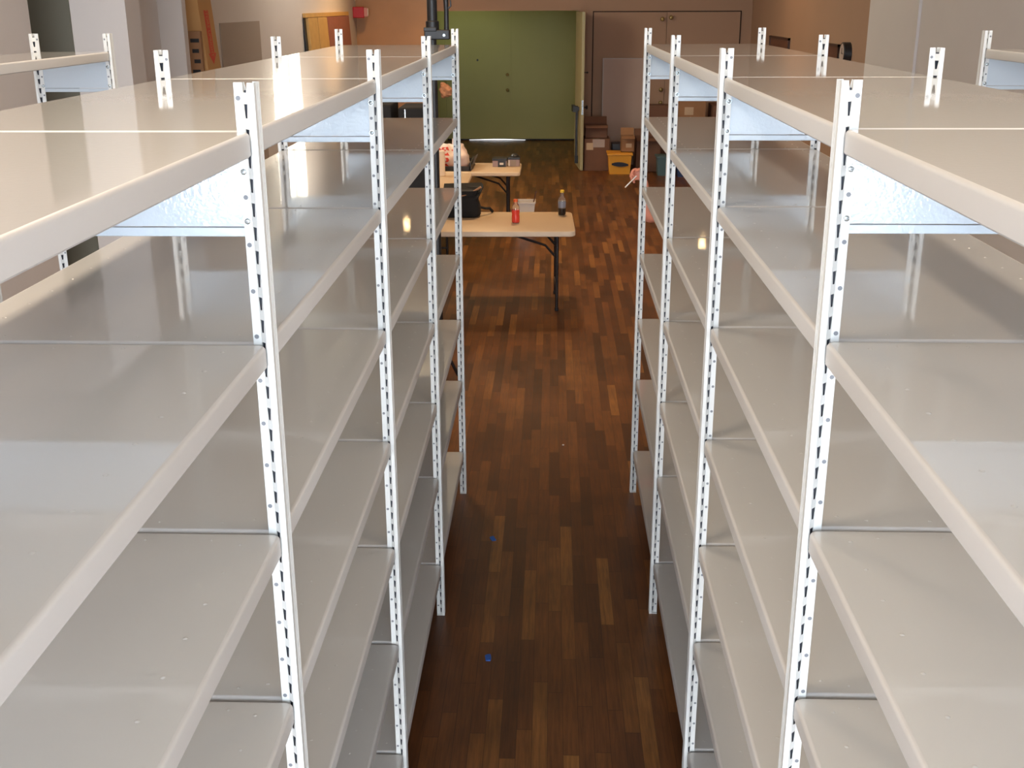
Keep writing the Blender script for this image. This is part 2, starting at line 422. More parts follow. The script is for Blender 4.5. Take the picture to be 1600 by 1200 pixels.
def post_mesh(name, zt=ZT):
    """front-left post. local x = 0 on the aisle face, body goes to -x, y = 0 at the far edge, web plate at y=-0.030"""
    bm = bmesh.new()
    y = WEB
    # hollow section with a slotted slanted face towards -y and one towards +y
    def strip(p, q, z0, z1):
        vs = [bm.verts.new((p[0], p[1], z0)), bm.verts.new((q[0], q[1], z0)), bm.verts.new((q[0], q[1], z1)), bm.verts.new((p[0], p[1], z1))]
        bm.faces.new(vs)
    Apt, Bpt = (-0.0215, y - 0.001), (-0.0100, y - 0.0135)
    Cpt, Dpt = (0.0, y - 0.0135), (0.0, 0.0)
    Ept, Fpt = (-0.0100, 0.0), (-0.0215, y + 0.011)
    # aisle face with rolled seam lines
    side = [Cpt, (0, y + 0.001), (-0.002, y + 0.0025), (0, y + 0.004), (0, y + 0.009), (-0.003, y + 0.0105), (0, y + 0.012), (0, y + 0.0165), (-0.002, y + 0.018), (0, y + 0.0195), Dpt]
    for a, b in zip(side, side[1:]): strip(a, b, 0, zt)
    strip(Bpt, Cpt, 0, zt); strip(Dpt, Ept, 0, zt); strip(Fpt, Apt, 0, zt)
    # slotted faces
    k0 = ZS[0] - 0.007
    zc = [k0 + PITCH_S * k for k in range(-61, 3)]
    for P, Q in ((Apt, Bpt), (Ept, Fpt)):
        P = Vector((*P, 0)); Q = Vector((*Q, 0))
        def pt(t, z):
            v = P.lerp(Q, t); return bm.verts.new((v.x, v.y, z))
        cells = [c for c in zc if c - PITCH_S/2 > 0.0]
        lo = cells[0] - PITCH_S/2
        bm.faces.new((pt(0, 0), pt(1, 0), pt(1, lo), pt(0, lo)))
        for c in cells:
            a, b = c - PITCH_S/2, min(c + PITCH_S/2, zt)
            o = [pt(0, a), pt(1, a), pt(1, b), pt(0, b)]
            if c + 0.010 > zt:
                # notch open at the top end
                i = [pt(0.16, c - 0.0105), pt(0.70, c - 0.0105), pt(0.95, zt), pt(0.05, zt)]
                bm.faces.new((o[0], o[1], i[1], i[0])); bm.faces.new((o[1], o[2], i[2], i[1])); bm.faces.new((o[3], o[0], i[0], i[3]))
            else:
                i = [pt(0.30, c - 0.0110), pt(0.62, c - 0.0110), pt(0.80, c + 0.0104), pt(0.16, c + 0.0104)]
                for q in range(4): bm.faces.new((o[q], o[(q+1) % 4], i[(q+1) % 4], i[q]))
    # web plate
    box(bm, -0.0345, -0.0205, y - 0.0015, y + 0.0015, 0, zt)
    # inner liner: dark strips added so the slots read as shaded inside
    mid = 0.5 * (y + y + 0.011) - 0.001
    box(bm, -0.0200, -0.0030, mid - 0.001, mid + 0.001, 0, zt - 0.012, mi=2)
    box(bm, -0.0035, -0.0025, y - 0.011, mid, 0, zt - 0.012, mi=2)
    # round web holes, drawn as flat discs in a shade colour
    for c in zc[::-2]:
        z = c - PITCH_S * 0.5
        if z < 0.04 or z > zt - 0.02: continue
        if any(abs(z - s + 0.012) < 0.016 for s in ZS): continue
        ring = [bm.verts.new((-0.0285 + 0.0040*math.cos(t*PI/4), y - 0.0019, z + 0.0040*math.sin(t*PI/4))) for t in range(8)]
        f = bm.faces.new(ring); f.material_index = 1
    # foot plate
    box(bm, -0.034, 0.0, y - 0.013, 0.0, 0, 0.003)
    me = bpy.data.meshes.new(name)
    bm.to_mesh(me); bm.free()
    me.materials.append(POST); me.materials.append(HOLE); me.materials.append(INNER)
    return me

def shelf_mesh(name, W, Lh, dots=True, H=0.038):
    """x 0..-W (front edge at 0), y 0..Lh, top at z=0"""
    bm = bmesh.new()
    R = 0.016; seg = 5
    def outline(inset, z):
        r = max(R - inset, 0.002); pts = []
        for cx, cy, a0 in ((-R, R, -90), (-R, Lh - R, 0), (-(W - R), Lh - R, 90), (-(W - R), R, 180)):
            for k in range(seg + 1):
                a = math.radians(a0 + 90 * k / seg)
                pts.append(bm.verts.new((cx + r*math.cos(a), cy + r*math.sin(a), z)))
        return pts
    rr = 0.0065
    prof = [(rr * (1 - math.sin(math.radians(a))), -rr * (1 - math.cos(math.radians(a)))) for a in (0, 22, 45, 68, 90)]
    loops = [outline(i, z) for i, z in prof] + [outline(0, -H + 0.003), outline(0.003, -H)]
    inn = outline(0.014, -H)
    inn2 = outline(0.0145, -0.006)
    loops += [inn, inn2]
    for a, b in zip(loops, loops[1:]):
        n = len(a)
        for k in range(n): bm.faces.new((a[k], a[(k+1) % n], b[(k+1) % n], b[k])).material_index = 1
    bm.faces.new(loops[0]); bm.faces.new(loops[-1])
    # stiffener ribs below
    box(bm, -W*0.5 - 0.04, -W*0.5 + 0.04, 0.03, Lh - 0.03, -0.024, -0.0055)
    if dots:
        def dimple(x, y, r=0.0042):
            ring = [bm.verts.new((x + r*math.cos(t*PI/3), y + r*math.sin(t*PI/3), 0.0002)) for t in range(6)]
            top = bm.verts.new((x, y, 0.0022))
            for t in range(6): bm.faces.new((ring[t], ring[(t+1) % 6], top))
        n = int(Lh / 0.105)
        for i in range(n + 1):
            yy = 0.045 + (Lh - 0.09) * i / n
            dimple(-0.062, yy, 0.0042); dimple(-W + 0.062, yy, 0.0042)
        for i in range(1, 5):
            for yy in (0.03, Lh - 0.03): dimple(-W * i / 5, yy, 0.0036)
    bmesh.ops.recalc_face_normals(bm, faces=bm.faces)
    me = bpy.data.meshes.new(name)
    bm.to_mesh(me); bm.free()
    me.materials.append(SHELF); me.materials.append(EDGE)
    for p in me.polygons: p.use_smooth = True
    me.set_sharp_from_angle(angle=math.radians(35))
    big = {tuple(sorted(k)) for p in me.polygons if len(p.vertices) > 12 for k in p.edge_keys}
    sh = me.attributes.get('sharp_edge') or me.attributes.new('sharp_edge', 'BOOLEAN', 'EDGE')
    for e in me.edges:
        if tuple(sorted(e.vertices)) in big: sh.data[e.index].value = True
    return me

def link(name, me, parent, loc=(0,0,0), scale=(1,1,1), rz=0.0):
    o = bpy.data.objects.new(name, me); C.objects.link(o)
    o.parent = parent; o.location = loc; o.scale = scale; o.rotation_euler = (0, 0, rz)
    return o

POST_ME = post_mesh('post')
def screw_mesh():
    bm = bmesh.new()
    tube(bm, [(0, 0, 0), (0, -0.0012, 0)], 0.0075, 14)
    tube(bm, [(0, -0.0012, 0), (0, -0.003, 0), (0, -0.0042, 0)], [0.0052, 0.0048, 0.0028], 12)
    box(bm, -0.003, 0.003, -0.0046, -0.0040, -0.0006, 0.0006, mi=1)
    me = bpy.data.meshes.new('screw'); bmesh.ops.recalc_face_normals(bm, faces=bm.faces); bm.to_mesh(me); bm.free()
    me.materials.append(ZINC); me.materials.append(HOLE)
    for p in me.polygons: p.use_smooth = True
    me.set_sharp_from_angle(angle=0.6)
    return me
SCREW_ME = screw_mesh()

def panel_mesh(W):
    bm = bmesh.new()
    box(bm, -W, 0, -0.0010, 0.0010, 2.206, 2.345)
    box(bm, -W, 0, -0.0030, 0.0060, 2.190, 2.2045, bev=0.0012)
    me = bpy.data.meshes.new('end_panel'); bmesh.ops.recalc_face_normals(bm, faces=bm.faces); bm.to_mesh(me); bm.free()
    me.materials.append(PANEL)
    return me

def rack(label, face_x, mirror, ys, depth, levels, group):
    """row of bays. face_x: x of the aisle face, ys: far edges of its posts; mirror=True when the body goes to +x"""
    s = -1 if mirror else 1
    root = thing('shelving_unit', label, 'shelving', (face_x, ys[0], 0), group=group)
    sx = (-1 if mirror else 1)
    W = depth - 0.021
    Lh = (ys[1] - ys[0]) - 0.010
    sme = shelf_mesh('shelf', W, Lh)
    top = shelf_mesh('shelf', W, Lh, dots=False)
    pme = panel_mesh(depth - 0.062)
    for y in ys:
        yy = y - ys[0]
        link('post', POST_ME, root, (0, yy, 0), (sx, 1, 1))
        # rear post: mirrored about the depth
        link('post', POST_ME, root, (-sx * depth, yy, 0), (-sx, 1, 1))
        p = link('end_panel', pme, root, (-sx * 0.031, yy + WEB + 0.003, 0), (sx, 1, 1))
        for x in (-0.0285, -depth + 0.0285):
            for z in (2.293, 2.215):
                q = link('screw', SCREW_ME, p, (x + 0.031, -0.0048, z))
    for a in ys[:-1]:
        for z in levels:
            link('shelf', top if z == ZS[0] else sme, root, (-sx * 0.0105, a - ys[0] + WEB + 0.0035, z), (sx, 1, 1))
    return root

YL0, YR0 = 1.7891, 1.8295
LY = [YL0 + BAY * i for i in (-1, 0, 1, 2, 3)]
RY = [YR0 + BAY * i for i in (-1, 0, 1, 2, 3)]
rack('long white and putty steel shelving row along the left side of the aisle', -0.4538, False, LY, 0.5945, ZS, None)
rack('long white and putty steel shelving row along the right side of the aisle', 0.4418, True, RY, 0.5777, ZS, None)
rack('narrow steel shelving near the left wall with a bare top shelf, behind the left row', -1.86, False, [4.93 - 1.27 * i for i in (2, 1, 0)], 0.345, [ZS[0], ZS[6]], None)
rack('steel shelving near the right wall with a bare top shelf, behind the right row', 1.80, True, [5.02 - 1.30 * i for i in (3, 2, 1, 0)], 0.46, [ZS[0], ZS[6]], None)

# ------------------------------------------------------------------ lamps (housings)
for i, (x, y, z, e, k) in enumerate(LAMPS):
    t = thing('ceiling_lamp', 'black cylinder lamp on the ceiling above the shelving and tables', 'lamp', (x, y, z), group='ceiling lamps')
    bm = bmesh.new(); lathe(bm, [(0.05, -0.02), (0.085, -0.02), (0.085, 0.16), (0.03, 0.20)], 18); obj('lamp_shade', bm, BLACK, t, 40)
    bm = bmesh.new(); tube(bm, [(0, 0, 0.19), (0, 0, CZ - z)], 0.012, 8); obj('stem', bm, BLACK, t)
    bm = bmesh.new(); lathe(bm, [(0.045, -0.035), (0.05, -0.021)], 16)
    obj('bulb', bm, mat('lamp_glow', (0.9, 0.8, 0.6), 0.5, emit=(1.0, 0.65, 0.3), estr=40), t)

for x, y, e in FILLS:
    t = thing('fill_fixture', 'long slim fill light fixture added on the ceiling above the near shelving', 'lamp', (x, y, 4.15), group='added fill fixtures')
    pbox('housing', (-0.12, 0.12, -0.62, 0.62, 0.0, 0.05), WHITE, t, 0.004)
    bm = bmesh.new(); tube(bm, [(0, -0.5, 0.05), (0, -0.5, CZ - 4.15)], 0.008, 6); tube(bm, [(0, 0.5, 0.05), (0, 0.5, CZ - 4.15)], 0.008, 6); obj('hanger', bm, ZINC, t)

# ------------------------------------------------------------------ folding tables
def folding_table(label, loc, rz, W=1.83, D=0.92, braces=True):
    """origin: front right top corner; extends to -x and +y"""
    t = thing('folding_table', label, 'table', (loc[0], loc[1], 0), (0, 0, rz), 'folding tables')
    bm = bmesh.new()
    R = 0.06; H = 0.73; T = 0.045
    def loop(ins, z):
        pts = []
        for cx, cy, a0 in ((-R, R, -90), (-R, D - R, 0), (-(W - R), D - R, 90), (-(W - R), R, 180)):
            for k in range(6):
                a = math.radians(a0 + 18*k); r = R - ins
                pts.append(bm.verts.new((cx + r*math.cos(a), cy + r*math.sin(a), z)))
        return pts
    ls = [loop(0.006, H), loop(0.0, H - 0.006), loop(0.0, H - T + 0.004), loop(0.006, H - T), loop(0.02, H - T), loop(0.02, H - 0.02)]
    for i, (a, b) in enumerate(zip(ls, ls[1:])):
        for k in range(len(a)):
            f = bm.faces.new((a[k], a[(k+1) % len(a)], b[(k+1) % len(a)], b[k])); f.material_index = 1
    bm.faces.new(ls[0]); bm.faces.new(ls[-1])
    obj('tabletop', bm, [TABLE, TABLE_E], t, 50)
    for sx, xe in ((1, -0.15), (-1, -W + 0.15)):
        for yy in (0.17, D - 0.17):
            bm = bmesh.new(); tube(bm, [(xe, yy, 0.70), (xe, yy, 0.012)], 0.014, 12)
            l = obj('leg', bm, DSTEEL, t, 40)
            bm = bmesh.new(); lathe(bm, [(0.016, 0), (0.018, 0.01), (0.017, 0.03)], 12, (xe, yy, 0)); obj('foot_cap', bm, BLACK, l)
        bm = bmesh.new(); tube(bm, [(xe, 0.17, 0.16), (xe, D - 0.17, 0.16)], 0.010, 10); tube(bm, [(xe, 0.10, 0.695), (xe, D - 0.10, 0.695)], 0.012, 10)
        obj('cross_bar', bm, DSTEEL, t)
        bm = bmesh.new(); tube(bm, [(xe, D/2, 0.695), (xe - sx*0.0, D/2, 0.48)], 0.008, 8)
        for yy in (0.19, D - 0.19):
            tube(bm, [(xe, yy, 0.46), (xe - sx*0.10, yy, 0.575), (xe - sx*0.44, yy, 0.685)], 0.011, 8)
        obj('brace', bm, DSTEEL, t)
    return t
folding_table('nearest almond folding table, with the red and the dark drink bottles on it', (0.205, 9.38), 0.02, 1.90, 0.95)
folding_table('farthest almond folding table, holding the red and white bag and two cartons', (-0.36, 12.88), 0.0, 1.83, 0.80)
folding_table('almond folding table between two others, with the paper roll standing on it', (-0.90, 12.83), PI/2, 1.55, 0.92)

# ------------------------------------------------------------------ things on the tables
TT = 0.730
def bottle(label, x, y, liquid, liq_h, cap_m, label_m, h=0.20):
    t = thing('drink_bottle', label, 'bottle', (x, y, TT))
    bm = bmesh.new()
    lathe(bm, [(0.028, 0.0), (0.033, 0.006), (0.034, 0.02), (0.034, 0.06), (0.031, 0.075), (0.034, 0.09), (0.034, 0.13), (0.028, 0.155), (0.016, 0.172), (0.014, h - 0.015)], 24)
    obj('bottle_body', bm, mat('clear_plastic', (0.72, 0.62, 0.52), 0.08, trans=0.85, spec=0.5), t, 50)
    bm = bmesh.new(); lathe(bm, [(0.030, 0.004), (0.0335, 0.006), (0.0345, 0.02), (0.0345, 0.06), (0.0318, 0.075), (0.0345, 0.088), (0.0345, liq_h)], 24)
    for v in bm.verts: v.co.z = min(v.co.z, liq_h)
    obj('drink', bm, liquid, t, 50)
    if label_m:
        bm = bmesh.new(); lathe(bm, [(0.0345, 0.068), (0.0352, 0.069), (0.0352, 0.124), (0.0345, 0.125)], 24)
        obj('wrapper', bm, label_m, t, 50)
    bm = bmesh.new(); lathe(bm, [(0.019, h - 0.022), (0.019, h - 0.003), (0.017, h)], 18)
    obj('bottle_cap', bm, cap_m, t, 50)
    return t
bottle('bottle of red drink with an orange cap on the nearest table', -0.311, 9.78, mat('red_drink', (0.75, 0.05, 0.03), 0.25), 0.115, mat('orange_cap', (0.85, 0.13, 0.02), 0.4), None, 0.205)
bottle('bottle of dark cola with a yellow cap at the right end of the nearest table', 0.095, 10.17, mat('cola', (0.012, 0.006, 0.004), 0.2), 0.06, mat('yellow_cap', (0.8, 0.5, 0.03), 0.4), mat('grey_wrapper', (0.22, 0.24, 0.30), 0.4), 0.225)
# little squiggle mark on the red bottle
# black shoulder bag
t = thing('shoulder_bag', 'black soft bag with an open flap standing on the nearest table', 'bag', (-0.80, 10.10, TT))
bm = bmesh.new()
_ls = []
for z, x0, x1, dy in ((0.0, -0.17, 0.14, 0.09), (0.02, -0.19, 0.165, 0.11), (0.08, -0.19, 0.165, 0.11), (0.15, -0.185, 0.145, 0.095), (0.20, -0.18, 0.135, 0.085), (0.235, -0.18, 0.15, 0.085)):
    cc = (x0 + x1) / 2; hw = (x1 - x0) / 2
    _ls.append([bm.verts.new((cc + hw * math.copysign(abs(math.cos(a)) ** 0.45, math.cos(a)), dy * math.copysign(abs(math.sin(a)) ** 0.45, math.sin(a)), z)) for a in [2*PI*k/24 for k in range(24)]])
for a, b in zip(_ls, _ls[1:]):
    for k in range(24): bm.faces.new((a[k], a[(k+1)%24], b[(k+1)%24], b[k]))
bm.faces.new(_ls[0]); bm.faces.new(_ls[-1])
obj('bag_body', bm, MATBLK, t, 60)
bm = bmesh.new()
vs = [bm.verts.new(p) for p in ((-0.17, -0.09, 0.18), (0.15, -0.09, 0.17), (0.19, 0.02, 0.255), (0.17, 0.11, 0.27), (-0.17, 0.11, 0.26))]
f = bm.faces.new(vs); r = bmesh.ops.extrude_face_region(bm, geom=[f])
for v in [g for g in r['geom'] if isinstance(g, bmesh.types.BMVert)]: v.co.z += 0.015
obj('flap', bm, MATBLK, t)
bm = bmesh.new(); tube(bm, [(-0.05, -0.096, 0.185), (0.06, -0.075, 0.205), (0.17, -0.01, 0.262)], [0.003, 0.007, 0.010], 8)
o = obj('piping', bm, mat('tan_leather', (0.45, 0.22, 0.11), 0.6), t); o['label'] = 'tan edge of the flap'
bm = bmesh.new(); tube(bm, [(0.15, 0.02, 0.08), (0.20, 0.06, 0.06), (0.24, 0.12, 0.05), (0.26, 0.18, 0.012)], [0.010, 0.012, 0.012, 0.014], 8); obj('strap', bm, MATBLK, t)
bm = bmesh.new(); tube(bm, [(0.03, -0.098, 0.10), (0.03, -0.103, 0.10)], 0.010, 10)
o = obj('badge', bm, mat('dull_red', (0.25, 0.01, 0.02), 0.5), t); o['label'] = 'small red badge'

# paper roll
bm = bmesh.new(); lathe(bm, [(0.047, 0), (0.05, 0.002), (0.05, 0.272), (0.047, 0.274), (0.018, 0.274), (0.018, 0.2)], 24)
o = obj('paper_roll', bm, PAPER, None, 40, (-1.235, 12.62, TT)); tag(o, 'white paper roll standing upright in front of the carrier bag', 'paper roll')

# black tray with the red and white carrier bag on it
t = thing('carton_tray', 'shallow black tray under the red and white carrier bag', 'tray', (-1.22, 13.28, TT))
bm = bmesh.new(); box(bm, -0.30, 0.28, -0.30, 0.30, 0, 0.010); obj('tray_base', bm, mat('tray_brown', (0.30, 0.14, 0.06), 0.8), t)
bm = bmesh.new()
box(bm, -0.31, 0.29, -0.315, -0.300, 0, 0.055); box(bm, -0.31, 0.29, 0.300, 0.315, 0, 0.07); box(bm, -0.315, -0.30, -0.315, 0.315, 0, 0.06)
box(bm, 0.28, 0.30, -0.315, 0.315, 0, 0.09)
vs = [bm.verts.new(p) for p in ((0.285, -0.30, 0.055), (0.285, 0.30, 0.08), (0.345, 0.32, 0.125), (0.335, -0.24, 0.085))]
bm.faces.new(vs)
obj('tray_wall', bm, BLACK, t)
t = thing('carrier_bag', 'crumpled white carrier bag with red print lying in the black tray', 'bag', (-1.18, 13.27, TT + 0.012))
bm = bmesh.new(); bmesh.ops.create_icosphere(bm, subdivisions=4, radius=1.0)
from mathutils import noise
for v in bm.verts:
    n = noise.noise(v.co * 1.7 + Vector((3, 1, 5))); n2 = noise.noise(v.co * 4.5)
    k = 1 + 0.30 * n + 0.14 * abs(n2)
    p = v.co * k
    v.co = Vector((p.x * 0.20, p.y * 0.14, max(p.z * 0.165 + 0.096, 0.002)))
bm.faces.ensure_lookup_table()
for f in bm.faces:
    c = f.calc_center_median()
    if c.x < -0.01 and c.z < 0.23 and noise.noise(Vector((c.x * 26, c.z * 42, 2.0))) > -0.05: f.material_index = 1
    elif c.x > 0.03 and abs((c.x - 0.07) * 2.0 + (c.z - 0.12)) < 0.008: f.material_index = 1
obj('bag_body', bm, [mat('white_film', (0.80, 0.66, 0.62), 0.35), REDP], t, 40)
bm = bmesh.new()
for a, b, h in (((0.02, 0.02), (0.07, 0.03), 0.32), ((0.08, 0.0), (0.14, 0.02), 0.285)):
    vs = [bm.verts.new(p) for p in ((a[0], a[1], 0.20), (b[0] + 0.03, b[1], 0.18), (b[0] + 0.01, b[1] + 0.02, h - 0.03), (a[0], a[1] + 0.01, h))]
    f = bm.faces.new(vs)
    r = bmesh.ops.extrude_face_region(bm, geom=[f])
    for v in [g for g in r['geom'] if isinstance(g, bmesh.types.BMVert)]: v.co.y += 0.012
obj('handle', bm, MATS['white_film'], t)
# two cartons on the far table
def carton(label, x, y, w, d, h, front):
    t = thing('carton', label, 'box', (x, y, TT))
    pbox('box_body', (-w/2, w/2, -d/2, d/2, 0, h), mat('carton_mauve', (0.36, 0.27, 0.28), 0.6), t, 0.003)
    pbox('box_lid', (-w/2 - 0.004, w/2 + 0.004, -d/2 - 0.004, d/2 + 0.004, h - 0.014, h + 0.012), BLACK, t, 0.003)
    front(t, w, d, h)
def fr1(t, w, d, h):
    pbox('wrapper', (-0.02, w/2 - 0.01, -d/2 - 0.006, -d/2 - 0.001, -0.0, h - 0.01), BLACK, t)
    pbox('sticker', (0.0, 0.045, -d/2 - 0.009, -d/2 - 0.006, 0.025, 0.05), WHITE, t)
def fr2(t, w, d, h):
    pbox('sticker', (-w/2 + 0.005, -w/2 + 0.02, -d/2 - 0.004, -d/2 - 0.001, 0.005, h - 0.02), WHITE, t)
    pbox('wrapper', (-w/2 + 0.03, w/2 - 0.04, -d/2 - 0.004, -d/2 - 0.001, 0.005, h - 0.02), mat('carton_grey', (0.30, 0.25, 0.22), 0.6), t)
carton('small dark carton with a white sticker, left of the mauve carton on the farthest table', -0.61, 13.42, 0.165, 0.18, 0.085, fr1)
carton('small mauve carton with a black lid at the very end of the farthest table', -0.445, 13.44, 0.135, 0.16, 0.095, fr2)
bm = bmesh.new(); bmesh.ops.create_uvsphere(bm, u_segments=14, v_segments=8, radius=1.0)
for v in bm.verts: v.co = Vector((v.co.x * 0.05, v.co.y * 0.05, max(v.co.z, -0.1) * 0.035))
o = obj('cap', bm, BLACK, None, 60, (-0.435, 13.44, TT + 0.111)); tag(o, 'small rounded black cap lying on the mauve carton', 'cap')

# white bin on the floor behind the nearest table, with a stick in it
t = thing('waste_bin', 'white square plastic bin on the floor behind the nearest table', 'bin', (-0.31, 13.25, 0))
bm = bmesh.new()
def rect(w, d, z): return [bm.verts.new((sx*w/2, sy*d/2, z)) for sx, sy in ((-1,-1),(1,-1),(1,1),(-1,1))]
ls = [rect(0.17, 0.15, 0), rect(0.235, 0.22, 0.33), rect(0.25, 0.235, 0.332), rect(0.25, 0.235, 0.35), rect(0.225, 0.21, 0.35), rect(0.165, 0.145, 0.02)]
for a, b in zip(ls, ls[1:]):
    for k in range(4): bm.faces.new((a[k], a[(k+1)%4], b[(k+1)%4], b[k]))
bm.faces.new(ls[0]); bm.faces.new(ls[-1])
obj('bin_body', bm, WHITE, t)
bm = bmesh.new(); tube(bm, [(0.03, -0.02, 0.03), (0.13, 0.02, 0.46)], 0.008, 8)
o = obj('stick', bm, DARKW, None, 40, (-0.31, 13.25, 0)); tag(o, 'thin dark stick leaning out of the white bin', 'stick')

# ------------------------------------------------------------------ boxes by the closet doors
def cbox(label, x0, x1, y0, y1, z0, z1, m, flaps=False, tape=False, labelm=None, name='cardboard_box', group='cardboard boxes by the closet doors', rz=0.0):
    cx, cy = (x0 + x1)/2, (y0 + y1)/2
    t = thing(name, label, 'box', (cx, cy, z0), (0, 0, rz), group)
    w, d, h = x1 - x0, y1 - y0, z1 - z0
    T = 0.006
    bm = bmesh.new()
    if flaps:
        box(bm, -w/2, w/2, -d/2, -d/2 + T, 0, h); box(bm, -w/2, w/2, d/2 - T, d/2, 0, h)
        box(bm, -w/2, -w/2 + T, -d/2, d/2, 0, h); box(bm, w/2 - T, w/2, -d/2, d/2, 0, h); box(bm, -w/2, w/2, -d/2, d/2, 0, T)
    else:
        box(bm, -w/2, w/2, -d/2, d/2, 0, h, bev=0.004)
    obj('box_body', bm, m, t)
    if flaps:
        for k, (p, q, off) in enumerate((((-w/2, -d/2), (w/2, -d/2), (0, -0.10, -0.03)), ((w/2, d/2), (-w/2, d/2), (0, 0.07, 0.10)))):
            bm = bmesh.new()
            vs = [bm.verts.new((p[0], p[1], h)), bm.verts.new((q[0], q[1], h)), bm.verts.new((q[0] + off[0], q[1] + off[1], h + off[2])), bm.verts.new((p[0] + off[0], p[1] + off[1], h + off[2]))]
            f = bm.faces.new(vs); r = bmesh.ops.extrude_face_region(bm, geom=[f])
            for v in [g for g in r['geom'] if isinstance(g, bmesh.types.BMVert)]: v.co.z += 0.004
            obj('flap', bm, m, t)
    if tape:
        bm = bmesh.new(); box(bm, -w*0.18, w*0.30, -d/2 - 0.002, -d/2, h - 0.13, h - 0.005); box(bm, -w*0.18, w*0.10, -d/2 - 0.002, d/2, h, h + 0.002)
        obj('tape', bm, mat('clear_tape', (0.34, 0.24, 0.18), 0.25), t)
    if labelm:
        bm = bmesh.new(); box(bm, *labelm[0][:2], -d/2 - 0.004, -d/2 - 0.001, *labelm[0][2:]); obj('shipping_label', bm, labelm[1], t)
    return t
LBL = mat('label_cream', (0.52, 0.37, 0.24), 0.7)
cbox('big brown cardboard box with a cream label, on the floor beside the open green door', 0.515, 0.92, 18.27, 18.75, 0, 0.50, CARD2, tape=True, labelm=((-0.17, -0.06, 0.33, 0.44), LBL))
cbox('flat open brown cardboard box stacked on the big box beside the open door', 0.53, 0.885, 18.36, 18.74, 0.502, 0.70, CARD2, flaps=True)
cbox('small brown cardboard box standing on the yellow tote', 1.085, 1.29, 17.98, 18.2, 0.332, 0.575, CARD, flaps=True, labelm=((-0.03, 0.06, 0.07, 0.13), LBL))
cbox('dark brown cardboard box behind the yellow tote, with a tan top flap', 1.33, 1.72, 18.15, 18.6, 0, 0.52, CARD2, flaps=True)
cbox('tall reddish brown box below the closet door knobs, behind the right row', 1.55, 1.93, 18.74, 19.05, 0, 0.98, CARD2)
cbox('large cardboard box at the bottom of the stack right of the closet knobs', 1.98, 2.45, 18.3, 18.9, 0, 0.58, CARD2)
cbox('cardboard box on top of the stack right of the closet knobs', 2.0, 2.42, 18.35, 18.80, 0.586, 1.10, CARD, labelm=((-0.12, 0.02, 0.28, 0.40), LBL))
cbox('brown cardboard box in the far right corner beyond the shelving', 2.52, 2.95, 18.2, 18.8, 0, 1.02, CARD2, tape=True)
pb = bmesh.new(); box(pb, -0.12, 0.12, -0.14, 0.14, 0, 0.42, bev=0.01)
o = obj('black_crate', pb, BLACK, None, None, (1.08, 18.5, 0)); tag(o, 'black crate standing behind the yellow tote', 'crate')

def tote(label, x, y, w, d, h, m, mark=False):
    t = thing('storage_tote', label, 'storage box', (x, y, 0))
    bm = bmesh.new()
    def rect(w, d, z): return [bm.verts.new((sx*w/2, sy*d/2, z)) for sx, sy in ((-1,-1),(1,-1),(1,1),(-1,1))]
    a = rect(w*0.88, d*0.88, 0); b = rect(w, d, h - 0.03)
    for k in range(4): bm.faces.new((a[k], a[(k+1)%4], b[(k+1)%4], b[k]))
    bm.faces.new(a); bm.faces.new(b)
    obj('tote_body', bm, m, t)
    bm = bmesh.new(); box(bm, -w/2 - 0.02, w/2 + 0.02, -d/2 - 0.02, d/2 + 0.02, h - 0.03, h, bev=0.008); box(bm, -w/2 + 0.03, w/2 - 0.03, -d/2 + 0.03, d/2 - 0.03, h, h + 0.004)
    obj('lid', bm, m, t)
    if mark:
        bm = bmesh.new()
        n = 16; top = []; bot = []
        for i in range(n + 1):
            u = -0.13 + 0.26 * i / n
            wv = 0.030 * (1 - (abs(u) / 0.14) ** 2) + 0.008 + 0.003 * (i % 2)
            z0 = 0.160 - 0.012 * i / n
            yy = -d*0.5 - 0.002
            top.append(bm.verts.new((u, yy - 0.012, z0 + wv))); bot.append(bm.verts.new((u, yy - 0.006, z0 - wv * 0.8)))
        for i in range(n): bm.faces.new((bot[i], bot[i+1], top[i+1], top[i]))
        obj('emblem', bm, mat('dark_blue_print', (0.02, 0.025, 0.045), 0.5), t)
tote('yellow plastic tote with a dark blue mark, on the floor left of the hands', 1.065, 18.05, 0.36, 0.40, 0.325, YEL, True)
tote('teal plastic tote standing on the floor behind the right row', 1.755, 17.86, 0.24, 0.30, 0.30, TEAL)
tote('blue plastic tote on the floor right of the teal tote', 2.08, 17.75, 0.30, 0.34, 0.20, BLUE)

# framed board leaning on the closet doors
t = thing('leaning_board', 'pale board with a bright metal edge standing against the closet doors', 'board', (0.83, 19.0, 0), (math.radians(-3), 0, 0))
pbox('board_sheet', (0.0, 0.66, 0.0, 0.02, 0, 1.69), mat('board_rose', (0.38, 0.265, 0.21), 0.6), t)
bm = bmesh.new(); box(bm, -0.012, 0.0, -0.006, 0.022, 0, 1.702); box(bm, -0.012, 0.66, -0.006, 0.022, 1.69, 1.702)
obj('edge_strip', bm, mat('aluminium', (0.35, 0.31, 0.28), 0.5, 0.3), t)

